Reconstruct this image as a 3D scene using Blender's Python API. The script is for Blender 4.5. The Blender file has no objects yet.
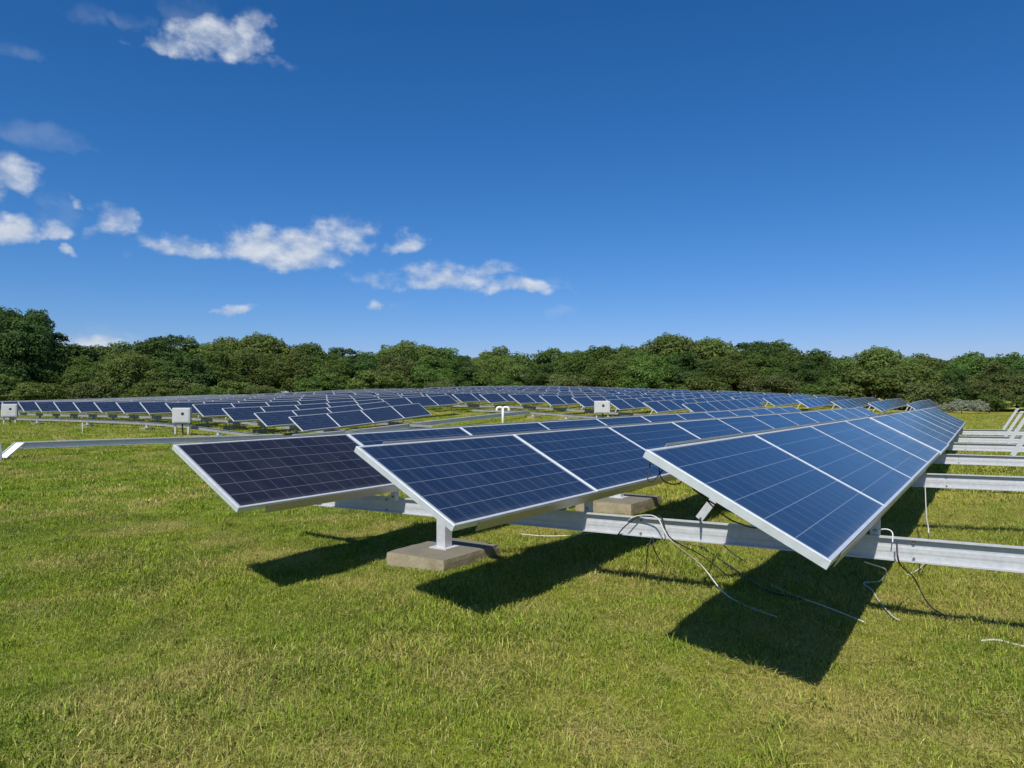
import bpy, math, random
import numpy as np
from mathutils import Vector, Matrix

random.seed(7)
rng = np.random.default_rng(11)
S = bpy.context.scene
C = S.collection
R = math.radians

# ------------------------------------------------------------------ frame of the field
CAMH = 1.51                      # eye height; the photographs heights are relative to the eye
F_PX, PITCH = 714.3, 1.1326
TH = R(33.7)                     # bearing of the panel rows
ST, CT = math.sin(TH), math.cos(TH)
PL, PW = 1.971, 0.992            # one module
PITCHX = 1.975                   # module spacing along a row
SP = 2.22                        # spacing of the rows


def W(r, q):                     # r along the rows, q across them (positive to the right)
    return (r * ST + q * CT, r * CT - q * ST)


def RQ(x, y):
    return (x * ST + y * CT, x * CT - y * ST)


# heights of the upper panel edge, from which the ground follows
_zt = [(3.4, -1.5, -.27), (27, -1.5, -.30), (3.5, -3.6, -.335), (3.6, -5.6, -.385), (27, -6, -.31), (15, -3.5, -.31),
       (19, -23.5, -.72), (17.4, -29.0, -.22), (22, -23.5, -.55), (19, -25.7, -.545), (19, -27.9, -.39), (19, -30.2, -.29), (19, -32.4, -.21), (19, -34.6, -.19), (19, -41, -.21), (19, -50, -.24),
       (27, -23.5, -.26), (27, -25.7, -.09), (33.5, -27.9, .12), (33, -51, .2), (25, -51, -.06),
       (36.5, -24.6, .31), (36.5, -22.4, .19), (36.5, -20.2, .06), (36.5, -17.9, -.11), (36.5, -15.6, -.27), (36.5, -13.5, -.37),
       (51.5, -10.8, -.06), (51.5, -8.5, -.24), (51.5, -6.4, -.39), (51.5, -4.3, -.42),
       (67, -4.3, -.24), (67, -6.4, -.07), (67, -8.6, .1), (69.5, -13.3, .31), (69.5, -22.5, .74), (67, -33.7, 1.2), (67, -43.7, 1.42), (55, -50, 1.15), (68, -23, .8),
       (50, -30, .62), (45, -42, .66), (50, -20, .3),
       (-8, 0, -.26), (-8, -20, -.55), (0, -12, -.5), (10, -14, -.55), (0, 15, -.2), (30, 12, -.2), (60, 15, -.2), (85, -3, -.2), (8, -40, -.45), (-5, -50, -.5),
       (30, -72, 0.0), (92, -40, 1.0), (92, -15, .3), (92, -75, .9), (95, 15, -.2)]
_zp = np.array(_zt)
_A = np.zeros((len(_zp) + 3, len(_zp) + 3))
_d = np.sqrt(((_zp[:, None, :2] - _zp[None, :, :2]) ** 2).sum(-1) + 9.0)
_n = len(_zp)
_A[:_n, :_n] = -_d + np.diag(np.where((_zp[:, 1] > -8) & (_zp[:, 0] < 30), .5, 3.5))
_A[:_n, _n] = 1; _A[:_n, _n + 1:] = _zp[:, :2]; _A[_n, :_n] = 1; _A[_n + 1:, :_n] = _zp[:, :2].T
_sol = np.linalg.solve(_A, np.concatenate([_zp[:, 2], [0, 0, 0]]))


def zt_rq(r, q):                 # upper panel edge relative to the eye
    r = np.clip(np.asarray(r, float), -10, 96); q = np.clip(np.asarray(q, float), -78, 18)
    d = np.sqrt((r[..., None] - _zp[:, 0]) ** 2 + (q[..., None] - _zp[:, 1]) ** 2 + 9.0)
    return -(d * _sol[:_n]).sum(-1) + _sol[_n] + _sol[_n + 1] * r + _sol[_n + 2] * q


def ground_rq(r, q):
    return zt_rq(r, q) - 1.235 + CAMH


def ground(x, y):
    r, q = RQ(np.asarray(x, float), np.asarray(y, float))
    return ground_rq(r, q)


def G(x, y):
    return float(ground(x, y))


# ------------------------------------------------------------------ tagging and mesh helpers
def tag(o, label=None, cat=None, group=None, kind=None):
    if label: o['label'] = label
    if cat: o['category'] = cat
    if group: o['group'] = group
    if kind: o['kind'] = kind
    return o


def empty(name, loc, rz=0.0):
    o = bpy.data.objects.new(name, None); C.objects.link(o)
    o.empty_display_size = .2
    o.location = loc; o.rotation_euler = (0, 0, rz)
    return o


def link(name, me, parent=None, basis=None):
    o = bpy.data.objects.new(name, me); C.objects.link(o)
    if parent: o.parent = parent
    if basis is not None: o.matrix_basis = basis
    return o


def mesh(name, v, f, mats, mi=None, smooth=False, uv=None):
    me = bpy.data.meshes.new(name)
    me.from_pydata([tuple(a) for a in v], [], [tuple(a) for a in f])
    for m in (mats if isinstance(mats, (list, tuple)) else [mats]): me.materials.append(m)
    if mi is not None: me.polygons.foreach_set('material_index', mi)
    if smooth: me.polygons.foreach_set('use_smooth', [True] * len(me.polygons))
    if uv is not None:
        l = me.uv_layers.new(name='UVMap')
        co = [c for lo in me.loops for c in uv[lo.vertex_index]]
        l.data.foreach_set('uv', co)
    me.update()
    return me


class MB:
    def __init__(s): s.v, s.f, s.m = [], [], []

    def add(s, v, f, m=0):
        b = len(s.v); s.v += [tuple(a) for a in v]
        s.f += [tuple(b + i for i in a) for a in f]; s.m += [m] * len(f)

    def box(s, lo, hi, m=0, M=None):
        v = [Vector((x, y, z)) for z in (lo[2], hi[2]) for y in (lo[1], hi[1]) for x in (lo[0], hi[0])]
        if M is not None: v = [M @ a for a in v]
        s.add(v, [(0, 2, 3, 1), (4, 5, 7, 6), (0, 1, 5, 4), (2, 6, 7, 3), (0, 4, 6, 2), (1, 3, 7, 5)], m)

    def sweep(s, rings, m=0, caps=True):           # rings: lists of points, closed profile
        b = len(s.v); n = len(rings[0])
        for r in rings: s.v += [tuple(p) for p in r]
        for k in range(len(rings) - 1):
            for i in range(n):
                j = (i + 1) % n
                s.f.append((b + k * n + i, b + k * n + j, b + (k + 1) * n + j, b + (k + 1) * n + i)); s.m.append(m)
        if caps:
            s.f.append(tuple(b + i for i in range(n))[::-1]); s.m.append(m)
            e = b + (len(rings) - 1) * n
            s.f.append(tuple(e + i for i in range(n))); s.m.append(m)

    def tube(s, pts, rad, n=8, m=0):
        pts = [Vector(p) for p in pts]; rings = []
        up = Vector((0, 0, 1)); a = None
        for i, p in enumerate(pts):
            t = (pts[min(i + 1, len(pts) - 1)] - pts[max(i - 1, 0)]).normalized()
            if a is None:
                a = t.cross(up)
                if a.length < 1e-3: a = t.cross(Vector((1, 0, 0)))
                a.normalize()
            a = (a - t * a.dot(t)).normalized(); b = t.cross(a)
            rr = rad(i / (len(pts) - 1)) if callable(rad) else rad
            rings.append([p + (a * math.cos(2 * math.pi * k / n) + b * math.sin(2 * math.pi * k / n)) * rr for k in range(n)])
        s.sweep(rings, m)

    def me(s, name, mats, smooth=False):
        return mesh(name, s.v, s.f, mats, s.m, smooth)

    def obj(s, name, mats, parent=None, basis=None, smooth=False):
        return link(name, s.me(name, mats, smooth), parent, basis)


def bevel(me, w, seg=2):
    import bmesh
    bm = bmesh.new(); bm.from_mesh(me)
    bmesh.ops.bevel(bm, geom=list(bm.edges), offset=w, segments=seg, affect='EDGES', profile=.5)
    bm.to_mesh(me); bm.free()
    return me


def crom(pts, k=8):
    P = [Vector(p) for p in pts]; P = [P[0] * 2 - P[1]] + P + [P[-1] * 2 - P[-2]]; out = []
    for i in range(1, len(P) - 2):
        a, b, c, d = P[i - 1:i + 3]
        for j in range(k):
            t = j / k
            out.append(.5 * ((2 * b) + (c - a) * t + (2 * a - 5 * b + 4 * c - d) * t * t + (3 * b - a - 3 * c + d) * t ** 3))
    return out + [P[-2]]


# ------------------------------------------------------------------ materials
class NT:
    def __init__(s, tree): s.t = tree; s.n = tree.nodes; s.l = tree.links

    def N(s, typ, **kw):
        n = s.n.new(typ)
        for k, v in kw.items():
            if k.startswith('_'): setattr(n, k[1:], v)
        return n

    def put(s, sock, v):
        if isinstance(v, bpy.types.NodeSocket): s.l.new(v, sock)
        elif isinstance(v, (tuple, list)) and len(v) == 3 and sock.type == 'RGBA': sock.default_value = (*v, 1)
        else: sock.default_value = v

    def math(s, op, a, b=None, c=None, clamp=False):
        n = s.n.new('ShaderNodeMath'); n.operation = op; n.use_clamp = clamp
        s.put(n.inputs[0], a)
        if b is not None: s.put(n.inputs[1], b)
        if c is not None: s.put(n.inputs[2], c)
        return n.outputs[0]

    def mix(s, f, a, b, typ='MIX'):
        n = s.n.new('ShaderNodeMix'); n.data_type = 'RGBA'; n.blend_type = typ
        s.put(n.inputs[0], f); s.put(n.inputs[6], a); s.put(n.inputs[7], b)
        return n.outputs[2]

    def noise(s, vec, scale, detail=3, rough=.55, out=0):
        n = s.n.new('ShaderNodeTexNoise'); s.put(n.inputs['Scale'], scale); s.put(n.inputs['Detail'], detail); s.put(n.inputs['Roughness'], rough)
        if vec is not None: s.l.new(vec, n.inputs['Vector'])
        return n.outputs[out]

    def ramp(s, f, lo, hi, a=0.0, b=1.0, typ='LINEAR'):
        n = s.n.new('ShaderNodeMapRange'); n.interpolation_type = typ; n.clamp = True
        for i, v in enumerate((f, lo, hi, a, b)): s.put(n.inputs[i], v)
        return n.outputs[0]


def new_mat(name):
    m = bpy.data.materials.new(name); m.use_nodes = True
    t = NT(m.node_tree); b = m.node_tree.nodes['Principled BSDF']
    return m, t, b


def metal(name, col, rough, metallic, mott=.12, scale=18, streak=0):
    m, t, b = new_mat(name)
    tc = t.N('ShaderNodeTexCoord').outputs['Object']
    n = t.noise(tc, scale, 4, .6)
    n2 = t.noise(tc, 2.3, 3, .6)
    f = t.math('ADD', t.math('MULTIPLY', n, .6), t.math('MULTIPLY', n2, .4))
    lo = tuple(c * (1 - mott * 1.6) for c in col); hi = tuple(min(1, c * (1 + mott)) for c in col)
    t.put(b.inputs['Base Color'], t.mix(t.ramp(f, .3, .7), lo, hi))
    t.put(b.inputs['Roughness'], t.ramp(n, .3, .7, rough - .07, rough + .1))
    b.inputs['Metallic'].default_value = metallic
    return m


M = {}
M['alu'] = metal('anodised_aluminium', (.74, .78, .785), .42, .45, .05)
M['galv'] = metal('galvanised_steel', (.56, .575, .58), .45, .12, .10, 30)
M['dull'] = metal('weathered_steel', (.33, .34, .33), .55, .1, .2, 9)
M['rail'] = metal('mill_aluminium_rail', (.50, .50, .48), .42, .7, .12)
M['dark'] = metal('black_plastic', (.02, .02, .022), .5, 0, .1)
M['pvc'] = metal('white_plastic', (.78, .78, .76), .45, 0, .04)
M['cream'] = metal('cream_cable_jacket', (.60, .58, .51), .6, 0, .06)
M['cab'] = metal('painted_cabinet', (.52, .52, .51), .5, 0, .08)
M['bolt'] = metal('weathered_bolt', (.28, .27, .25), .5, .7, .2)
M['back'] = metal('white_backsheet', (.6, .6, .6), .6, 0, .03)


def cell_mat(name, cell_a, cell_b, rowline, colline, bus):
    m, t, b = new_mat(name)
    uv = t.N('ShaderNodeUVMap').outputs[0]
    sx = t.N('ShaderNodeSeparateXYZ'); t.l.new(uv, sx.inputs[0]); x, y = sx.outputs[0], sx.outputs[1]
    p = .1585
    cx = t.math('DIVIDE', t.math('SUBTRACT', x, (PL - 12 * p) / 2), p)
    cy = t.math('DIVIDE', t.math('SUBTRACT', y, (PW - 6 * p) / 2), p)

    def line(c, w, ph=0.0):            # 1 on a line at every whole number
        f = t.math('ABSOLUTE', t.math('SUBTRACT', t.math('FRACT', t.math('ADD', c, .5 + ph)), .5))
        return t.math('LESS_THAN', f, w)
    lx = line(cx, .0019 / p); ly = line(cy, .0021 / p)
    bx = line(t.math('MULTIPLY', cx, 3.0), .0013 / p * 3, .5)
    inside = t.math('MULTIPLY', t.math('MULTIPLY', t.math('GREATER_THAN', cx, -.01), t.math('LESS_THAN', cx, 12.01)),
                    t.math('MULTIPLY', t.math('GREATER_THAN', cy, -.01), t.math('LESS_THAN', cy, 6.01)))
    # every cell a little different in tone, with a crystalline grain
    cv = t.N('ShaderNodeCombineXYZ')
    t.l.new(t.math('FLOOR', cx), cv.inputs[0]); t.l.new(t.math('FLOOR', cy), cv.inputs[1])
    oi = t.N('ShaderNodeObjectInfo').outputs['Random']
    t.l.new(t.math('MULTIPLY', oi, 91.0), cv.inputs[2])
    wn = t.N('ShaderNodeTexWhiteNoise'); wn.noise_dimensions = '3D'; t.l.new(cv.outputs[0], wn.inputs[0])
    vo = t.N('ShaderNodeTexVoronoi'); vo.inputs['Scale'].default_value = 42; t.l.new(uv, vo.inputs['Vector'])
    vs = t.N('ShaderNodeSeparateColor'); t.l.new(vo.outputs['Color'], vs.inputs[0])
    tone = t.math('ADD', t.math('MULTIPLY', wn.outputs[0], .45), t.math('ADD', t.math('MULTIPLY', vs.outputs[0], .3), t.math('MULTIPLY', oi, .25)))
    col = t.mix(tone, cell_a, cell_b)
    col = t.mix(bx, col, bus)
    col = t.mix(lx, col, colline)
    col = t.mix(ly, col, rowline)
    col = t.mix(inside, (.3, .32, .36), col)
    # thin dust
    du = t.noise(t.N('ShaderNodeTexCoord').outputs['Object'], 3.0, 5, .65)
    lowd = t.math('MULTIPLY', t.ramp(y, .012, .075, .22, 0), t.noise(uv, 9, 4, .6))
    spots = t.math('GREATER_THAN', t.noise(t.N('ShaderNodeTexCoord').outputs['Object'], 11.0, 1, .4), .83)
    col = t.mix(t.math('ADD', t.math('ADD', t.ramp(du, .35, .8, .01, .06), lowd), t.math('MULTIPLY', spots, .25), clamp=True), col, (.33, .32, .29))
    t.put(b.inputs['Base Color'], col)
    t.put(b.inputs['Roughness'], t.ramp(du, .3, .75, .13, .24))
    b.inputs['Specular IOR Level'].default_value = .44
    return m


M['cell'] = cell_mat('polycrystalline_cells', (.0052, .0145, .040), (.0080, .021, .057), (.175, .205, .26), (.125, .160, .215), (.045, .074, .125))
M['mono'] = cell_mat('dark_monocrystalline_cells', (.0080, .0075, .0135), (.011, .0105, .018), (.16, .16, .18), (.11, .11, .13), (.015, .015, .024))

m, t, b = new_mat('weathered_concrete')
tc = t.N('ShaderNodeTexCoord').outputs['Object']
n1 = t.noise(tc, 4, 6, .65); n2 = t.noise(tc, 40, 3, .6)
col = t.mix(t.ramp(n1, .3, .7), (.25, .21, .125), (.40, .345, .225))
col = t.mix(t.ramp(n2, .45, .75, 0, .35), col, (.16, .14, .10))
wn3 = t.N('ShaderNodeSeparateXYZ'); t.l.new(t.N('ShaderNodeNewGeometry').outputs['True Normal'], wn3.inputs[0])   # upward faces mixed darker and greyer, patchy with the noise
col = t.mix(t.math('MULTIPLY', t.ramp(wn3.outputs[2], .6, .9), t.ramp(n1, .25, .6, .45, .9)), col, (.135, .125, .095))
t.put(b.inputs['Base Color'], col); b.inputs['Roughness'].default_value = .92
bp = t.N('ShaderNodeBump'); bp.inputs['Strength'].default_value = .5; bp.inputs['Distance'].default_value = .01
t.l.new(n2, bp.inputs['Height']); t.l.new(bp.outputs[0], b.inputs['Normal'])
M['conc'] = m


def turf_colour(t):
    """colour of the turf by place: green, olive, straw; used by soil and blades alike"""
    pos = t.N('ShaderNodeNewGeometry').outputs['Position']
    big = t.noise(pos, .42, 4, .6); mid = t.noise(pos, 1.7, 4, .6); pat = t.noise(pos, .9, 3, .5)
    g = t.mix(t.ramp(big, .35, .68), (.170, .255, .014), (.320, .340, .028))
    g = t.mix(t.ramp(mid, .46, .66, 0, .8), g, (.075, .130, .012))
    g = t.mix(t.ramp(pat, .48, .64, 0, .9), g, (.46, .365, .125))
    px_ = t.N('ShaderNodeSeparateXYZ'); t.l.new(pos, px_.inputs[0])      # the turf is drier towards the right
    dry = t.math('MULTIPLY', t.ramp(px_.outputs[0], -3.0, 3.5), t.ramp(mid, .32, .66, .1, .85))
    g = t.mix(dry, g, (.44, .39, .072))
    return g, pos


m, t, b = new_mat('turf_soil')
g, pos = turf_colour(t)
fine = t.noise(pos, 24, 5, .7); fine2 = t.noise(pos, 7, 4, .65)
g = t.mix(t.ramp(fine, .35, .7, 0, .6), g, (.036, .040, .010))
g = t.mix(t.ramp(fine2, .5, .75, 0, .5), g, (.34, .28, .09))
t.put(b.inputs['Base Color'], g); b.inputs['Roughness'].default_value = 1; b.inputs['Specular IOR Level'].default_value = .1
bp = t.N('ShaderNodeBump'); bp.inputs['Strength'].default_value = .8; bp.inputs['Distance'].default_value = .05
t.l.new(fine, bp.inputs['Height']); t.l.new(bp.outputs[0], b.inputs['Normal'])
M['soil'] = m

m, t, b = new_mat('grass_blades')
g, pos = turf_colour(t)
at = t.N('ShaderNodeAttribute'); at.attribute_name = 'tone'
sep = t.N('ShaderNodeSeparateColor'); t.l.new(at.outputs['Color'], sep.inputs[0])
g = t.mix(t.ramp(sep.outputs[0], 0, 1, 0, .8), g, (.155, .285, .017))
g = t.mix(sep.outputs[1], g, (.68, .58, .22))
vv = t.math('ADD', .35, t.math('MULTIPLY', sep.outputs[2], 1.3))
hv_ = t.N('ShaderNodeHueSaturation'); t.l.new(g, hv_.inputs['Color']); t.l.new(vv, hv_.inputs['Value']); g = hv_.outputs[0]
t.put(b.inputs['Base Color'], g); b.inputs['Roughness'].default_value = .65; b.inputs['Specular IOR Level'].default_value = .12
tr = t.N('ShaderNodeBsdfTranslucent'); t.l.new(g, tr.inputs[0])
mx = t.N('ShaderNodeMixShader'); mx.inputs[0].default_value = .3
t.l.new(b.outputs[0], mx.inputs[1]); t.l.new(tr.outputs[0], mx.inputs[2])
t.l.new(mx.outputs[0], m.node_tree.nodes['Material Output'].inputs[0])
M['blade'] = m


def leaf_mat(name, a, bcol, c):
    m, t, b = new_mat(name)
    at = t.N('ShaderNodeAttribute'); at.attribute_name = 'tone'
    sep = t.N('ShaderNodeSeparateColor'); t.l.new(at.outputs['Color'], sep.inputs[0])
    oi = t.N('ShaderNodeObjectInfo').outputs['Random']
    col = t.mix(sep.outputs[0], a, bcol)
    col = t.mix(t.math('MULTIPLY', sep.outputs[1], .7), col, c)
    hs = t.N('ShaderNodeHueSaturation')
    t.put(hs.inputs['Hue'], t.ramp(oi, 0, 1, .488, .506)); t.put(hs.inputs['Value'], t.ramp(oi, 0, 1, .78, 1.2))
    t.l.new(col, hs.inputs['Color'])
    t.l.new(hs.outputs[0], b.inputs['Base Color'])
    b.inputs['Roughness'].default_value = .65; b.inputs['Specular IOR Level'].default_value = .2
    tr = t.N('ShaderNodeBsdfTranslucent'); t.l.new(hs.outputs[0], tr.inputs[0])
    mx = t.N('ShaderNodeMixShader'); mx.inputs[0].default_value = .30
    t.l.new(b.outputs[0], mx.inputs[1]); t.l.new(tr.outputs[0], mx.inputs[2])
    t.l.new(mx.outputs[0], m.node_tree.nodes['Material Output'].inputs[0])
    return m


LEAF = [leaf_mat('oak_leaves', (.054, .118, .021), (.112, .188, .037), (.18, .23, .050)),
        leaf_mat('dark_leaves', (.038, .084, .020), (.076, .138, .032), (.12, .175, .041)),
        leaf_mat('olive_leaves', (.078, .128, .026), (.138, .19, .042), (.195, .235, .058)),
        leaf_mat('pale_shrub_leaves', (.20, .24, .14), (.36, .39, .27), (.48, .49, .38)),
        leaf_mat('dull_scrub_leaves', (.080, .112, .030), (.130, .163, .047), (.17, .188, .062))]
m, t, b = new_mat('bark')
tc = t.N('ShaderNodeTexCoord').outputs['Object']
t.put(b.inputs['Base Color'], t.mix(t.noise(tc, 6, 4, .6), (.06, .05, .04), (.16, .14, .12))); b.inputs['Roughness'].default_value = .9
M['bark'] = m

# ------------------------------------------------------------------ ground
xs = np.concatenate([np.linspace(-900, -90, 16), np.linspace(-84, -16, 40), np.linspace(-15, 15, 110), np.linspace(16, 90, 44), np.linspace(96, 900, 16)])
ys = np.concatenate([np.linspace(-300, -12, 10), np.linspace(-10, 1, 10), np.linspace(1.3, 16, 75), np.linspace(16.5, 110, 90), np.linspace(116, 1500, 24)])
X, Y = np.meshgrid(xs, ys)
Z = ground(X, Y)
near = np.exp(-(X ** 2 + (Y - 6) ** 2) / 400)
Z = Z + .022 * near * (np.sin(X * 2.1 + 1.3 * np.sin(Y * 1.7)) * np.cos(Y * 2.6 + X * .8)) * (Y > 1)
nx, ny = len(xs), len(ys)
v = np.stack([X, Y, Z], -1).reshape(-1, 3)
f = [(j * nx + i, j * nx + i + 1, (j + 1) * nx + i + 1, (j + 1) * nx + i) for j in range(ny - 1) for i in range(nx - 1)]
tag(link('field', mesh('field', v.tolist(), f, M['soil'], smooth=True)), kind='structure')


# ------------------------------------------------------------------ grass: tufts scattered over the turf
def tuft(name, seed, n, rad, hmin, hmax, wid, straw):
    g = np.random.default_rng(seed); V, Fc, T = [], [], []
    for i in range(n):
        a, rr = g.uniform(0, 6.283), rad * math.sqrt(g.uniform())
        x, y = rr * math.cos(a), rr * math.sin(a)
        h = g.uniform(hmin, hmax) * (1 - .3 * rr / rad); w = wid * g.uniform(.6, 1.4)
        la = g.uniform(0, 6.283); ln = h * g.uniform(.2, 1.5)
        is_straw = g.uniform() < straw
        if is_straw: ln = h * g.uniform(1.2, 3.0); h *= .45; w *= .75
        fx, fy = math.cos(la), math.sin(la); sx, sy = -fy * w / 2, fx * w / 2
        b0 = len(V)
        V += [(x - sx, y - sy, -.012), (x + sx, y + sy, -.012),
              (x + fx * ln * .35 - sx * .8, y + fy * ln * .35 - sy * .8, h * .62), (x + fx * ln * .35 + sx * .8, y + fy * ln * .35 + sy * .8, h * .62),
              (x + fx * ln, y + fy * ln, h)]
        Fc += [(b0, b0 + 1, b0 + 3, b0 + 2), (b0 + 2, b0 + 3, b0 + 4)]
        c = (g.uniform(), g.uniform(.55, 1) if is_straw else g.uniform(0, .12), g.uniform(), 1)
        T += [c] * 5
    me = mesh(name, V, Fc, M['blade'])
    ca = me.color_attributes.new('tone', 'FLOAT_COLOR', 'POINT')
    ca.data.foreach_set('color', [k for c in T for k in c])
    return bpy.data.objects.new(name, me)


def grass(name, label, tufts, pts, rot, scl):
    col = bpy.data.collections.new(name + '_tufts')
    for o in tufts: col.objects.link(o)
    me = bpy.data.meshes.new(name)
    me.from_pydata(pts.tolist(), [], [])
    a = me.attributes.new('rot', 'FLOAT_VECTOR', 'POINT'); a.data.foreach_set('vector', rot.reshape(-1))
    a = me.attributes.new('scl', 'FLOAT', 'POINT'); a.data.foreach_set('value', scl)
    o = link(name, me); tag(o, label, 'grass', kind='stuff')
    ng = bpy.data.node_groups.new(name, 'GeometryNodeTree')
    ng.interface.new_socket('Geometry', in_out='INPUT', socket_type='NodeSocketGeometry')
    ng.interface.new_socket('Geometry', in_out='OUTPUT', socket_type='NodeSocketGeometry')
    gi, go = ng.nodes.new('NodeGroupInput'), ng.nodes.new('NodeGroupOutput')
    ip = ng.nodes.new('GeometryNodeInstanceOnPoints'); ci = ng.nodes.new('GeometryNodeCollectionInfo')
    ci.inputs[0].default_value = col; ci.inputs[1].default_value = True; ci.inputs[2].default_value = True
    ip.inputs['Pick Instance'].default_value = True
    na = ng.nodes.new('GeometryNodeInputNamedAttribute'); na.data_type = 'FLOAT_VECTOR'; na.inputs[0].default_value = 'rot'
    ns = ng.nodes.new('GeometryNodeInputNamedAttribute'); ns.data_type = 'FLOAT'; ns.inputs[0].default_value = 'scl'
    L = ng.links.new
    L(gi.outputs[0], ip.inputs['Points']); L(ci.outputs[0], ip.inputs['Instance'])
    L(na.outputs[0], ip.inputs['Rotation']); L(ns.outputs[0], ip.inputs['Scale']); L(ip.outputs[0], go.inputs[0])
    md = o.modifiers.new('scatter', 'NODES'); md.node_group = ng
    return o


def scatter(n, y0, y1, pw, keep=None):
    y = y0 + (y1 - y0) * rng.uniform(size=n) ** pw
    x = (rng.uniform(size=n) * 2 - 1) * (y * .79 + 1.8)
    if keep is not None:
        k = keep(x, y); x, y = x[k], y[k]
    z = ground(x, y) + .022 * np.exp(-(x ** 2 + (y - 6) ** 2) / 400) * (np.sin(x * 2.1 + 1.3 * np.sin(y * 1.7)) * np.cos(y * 2.6 + x * .8))
    n = len(x)
    rot = np.stack([rng.normal(0, .12, n), rng.normal(0, .12, n), rng.uniform(0, 6.283, n)], -1)
    return np.stack([x, y, z], -1), rot, n


def lush(x, y):        # where the grass stands taller
    return .5 + .5 * np.sin(x * 1.3 + 1.1 * np.sin(y * .9)) * np.sin(y * 1.1 + .7 * np.sin(x * 1.7))


pts, rot, n = scatter(34000, 1.9, 10.5, .85)
_fx, _fy = W(5.44, -4.42)      # a fringe of grass round the foot of the front footing
_a = rng.uniform(0, 4, 260); _u = rng.uniform(-.52, .52, 260); _k = _a.astype(int); _o = rng.uniform(.0, .09, 260)
_lx = np.where(_k % 2 == 0, np.where(_k == 0, -1, 1) * (.35 + _o), _u * .75); _ly = np.where(_k % 2 == 1, np.where(_k == 1, -1, 1) * (.44 + _o), _u * .9)
_X, _Y = _fx + _lx * CT + _ly * ST, _fy - _lx * ST + _ly * CT
pts = np.concatenate([pts, np.stack([_X, _Y, ground(_X, _Y) + .01], -1)]); rot = np.concatenate([rot, np.stack([_X * 0, _X * 0, _u * 9], -1)]); n = len(pts)
grass('grass', 'short mown grass with straw in it covering the near part of the field',
      [tuft('grass_tuft', s, 40, .13, .014, .046, .0044, st) for s, st in ((1, .12), (2, .22), (3, .32), (4, .14), (5, .45), (6, .10))],
      pts, rot, rng.uniform(.65, 1.1, n) * (.7 + .8 * lush(pts[:, 0], pts[:, 1]) ** 2))
pts, rot, n = scatter(13500, 10, 26, .7)
grass('grass', 'short mown grass covering the middle of the field',
      [tuft('grass_tuft', s, 46, .30, .03, .06, .010, .07) for s in range(11, 16)], pts, rot, rng.uniform(.7, 1.2, n))
pts, rot, n = scatter(12000, 25, 62, .8)
grass('grass', 'short grass covering the far part of the field',
      [tuft('grass_tuft', s, 46, .6, .03, .07, .02, .05) for s in range(21, 25)], pts, rot, rng.uniform(.7, 1.2, n))
# dry clippings lying on the turf
def litter(seed, n, rad):
    g = np.random.default_rng(seed); V, Fc, T = [], [], []
    for i in range(n):
        a, rr = g.uniform(0, 6.283), rad * g.uniform() ** .7; x, y = rr * math.cos(a), rr * math.sin(a)
        ln, la, w, z0, z1, bend = g.uniform(.02, .08), g.uniform(0, 6.283), g.uniform(.0005, .0011), g.uniform(.008, .03), g.uniform(.008, .04), g.normal(0, .3)
        b0 = len(V)
        for k in range(4):
            u = k / 3 - .5; an = la + bend * u
            px_, py_, pz = x + math.cos(an) * ln * u, y + math.sin(an) * ln * u, z0 + (z1 - z0) * k / 3
            V += [(px_ - math.sin(an) * w, py_ + math.cos(an) * w, pz), (px_ + math.sin(an) * w, py_ - math.cos(an) * w, pz)]
        Fc += [(b0 + 2 * k, b0 + 2 * k + 1, b0 + 2 * k + 3, b0 + 2 * k + 2) for k in range(3)]
        T += [(0, g.uniform(.3, .95), g.uniform(.15, .75), 1)] * 8
    me = mesh('dry_clippings', V, Fc, M['blade'])
    me.color_attributes.new('tone', 'FLOAT_COLOR', 'POINT').data.foreach_set('color', [k for c in T for k in c])
    return bpy.data.objects.new('dry_clippings', me)


def dryish(x, y):
    k = .5 + .28 * np.sin(x * 1.9 + 2 * np.sin(y * 1.3)) * np.cos(y * 2.3 + x) + .10 * np.clip(x, -3, 3) + .15 * np.sin(x * 5.1 + y * 3.7)
    return rng.uniform(size=len(x)) < np.clip(k - .1, .06, 1)


pts, rot, n = scatter(11000, 1.9, 12, .7, dryish)
grass('dry_clippings', 'dry straw-coloured clippings strewn over the near grass', [litter(s, 26, .17) for s in range(41, 46)], pts, rot * .6, rng.uniform(.7, 1.2, n))
# taller rough tufts
pts, rot, n = scatter(900, 2.1, 11, .75)
grass('grass', 'taller ragged tufts standing out of the mown grass',
      [tuft('rough_tuft', s, 26, .07, .06, .13, .005, .05) for s in range(31, 35)], pts, rot, rng.uniform(.5, 1.0, n))
pts, rot, n = scatter(190, 2.1, 11, .7)
grass('grass', 'dark broad-bladed weed clumps in the mown grass', [tuft('weed', s, 30, .09, .03, .09, .011, .0) for s in range(51, 55)], pts, rot, rng.uniform(.5, 1.1, n))

# ------------------------------------------------------------------ solar panels
FD, LIP = .045, .018


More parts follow.
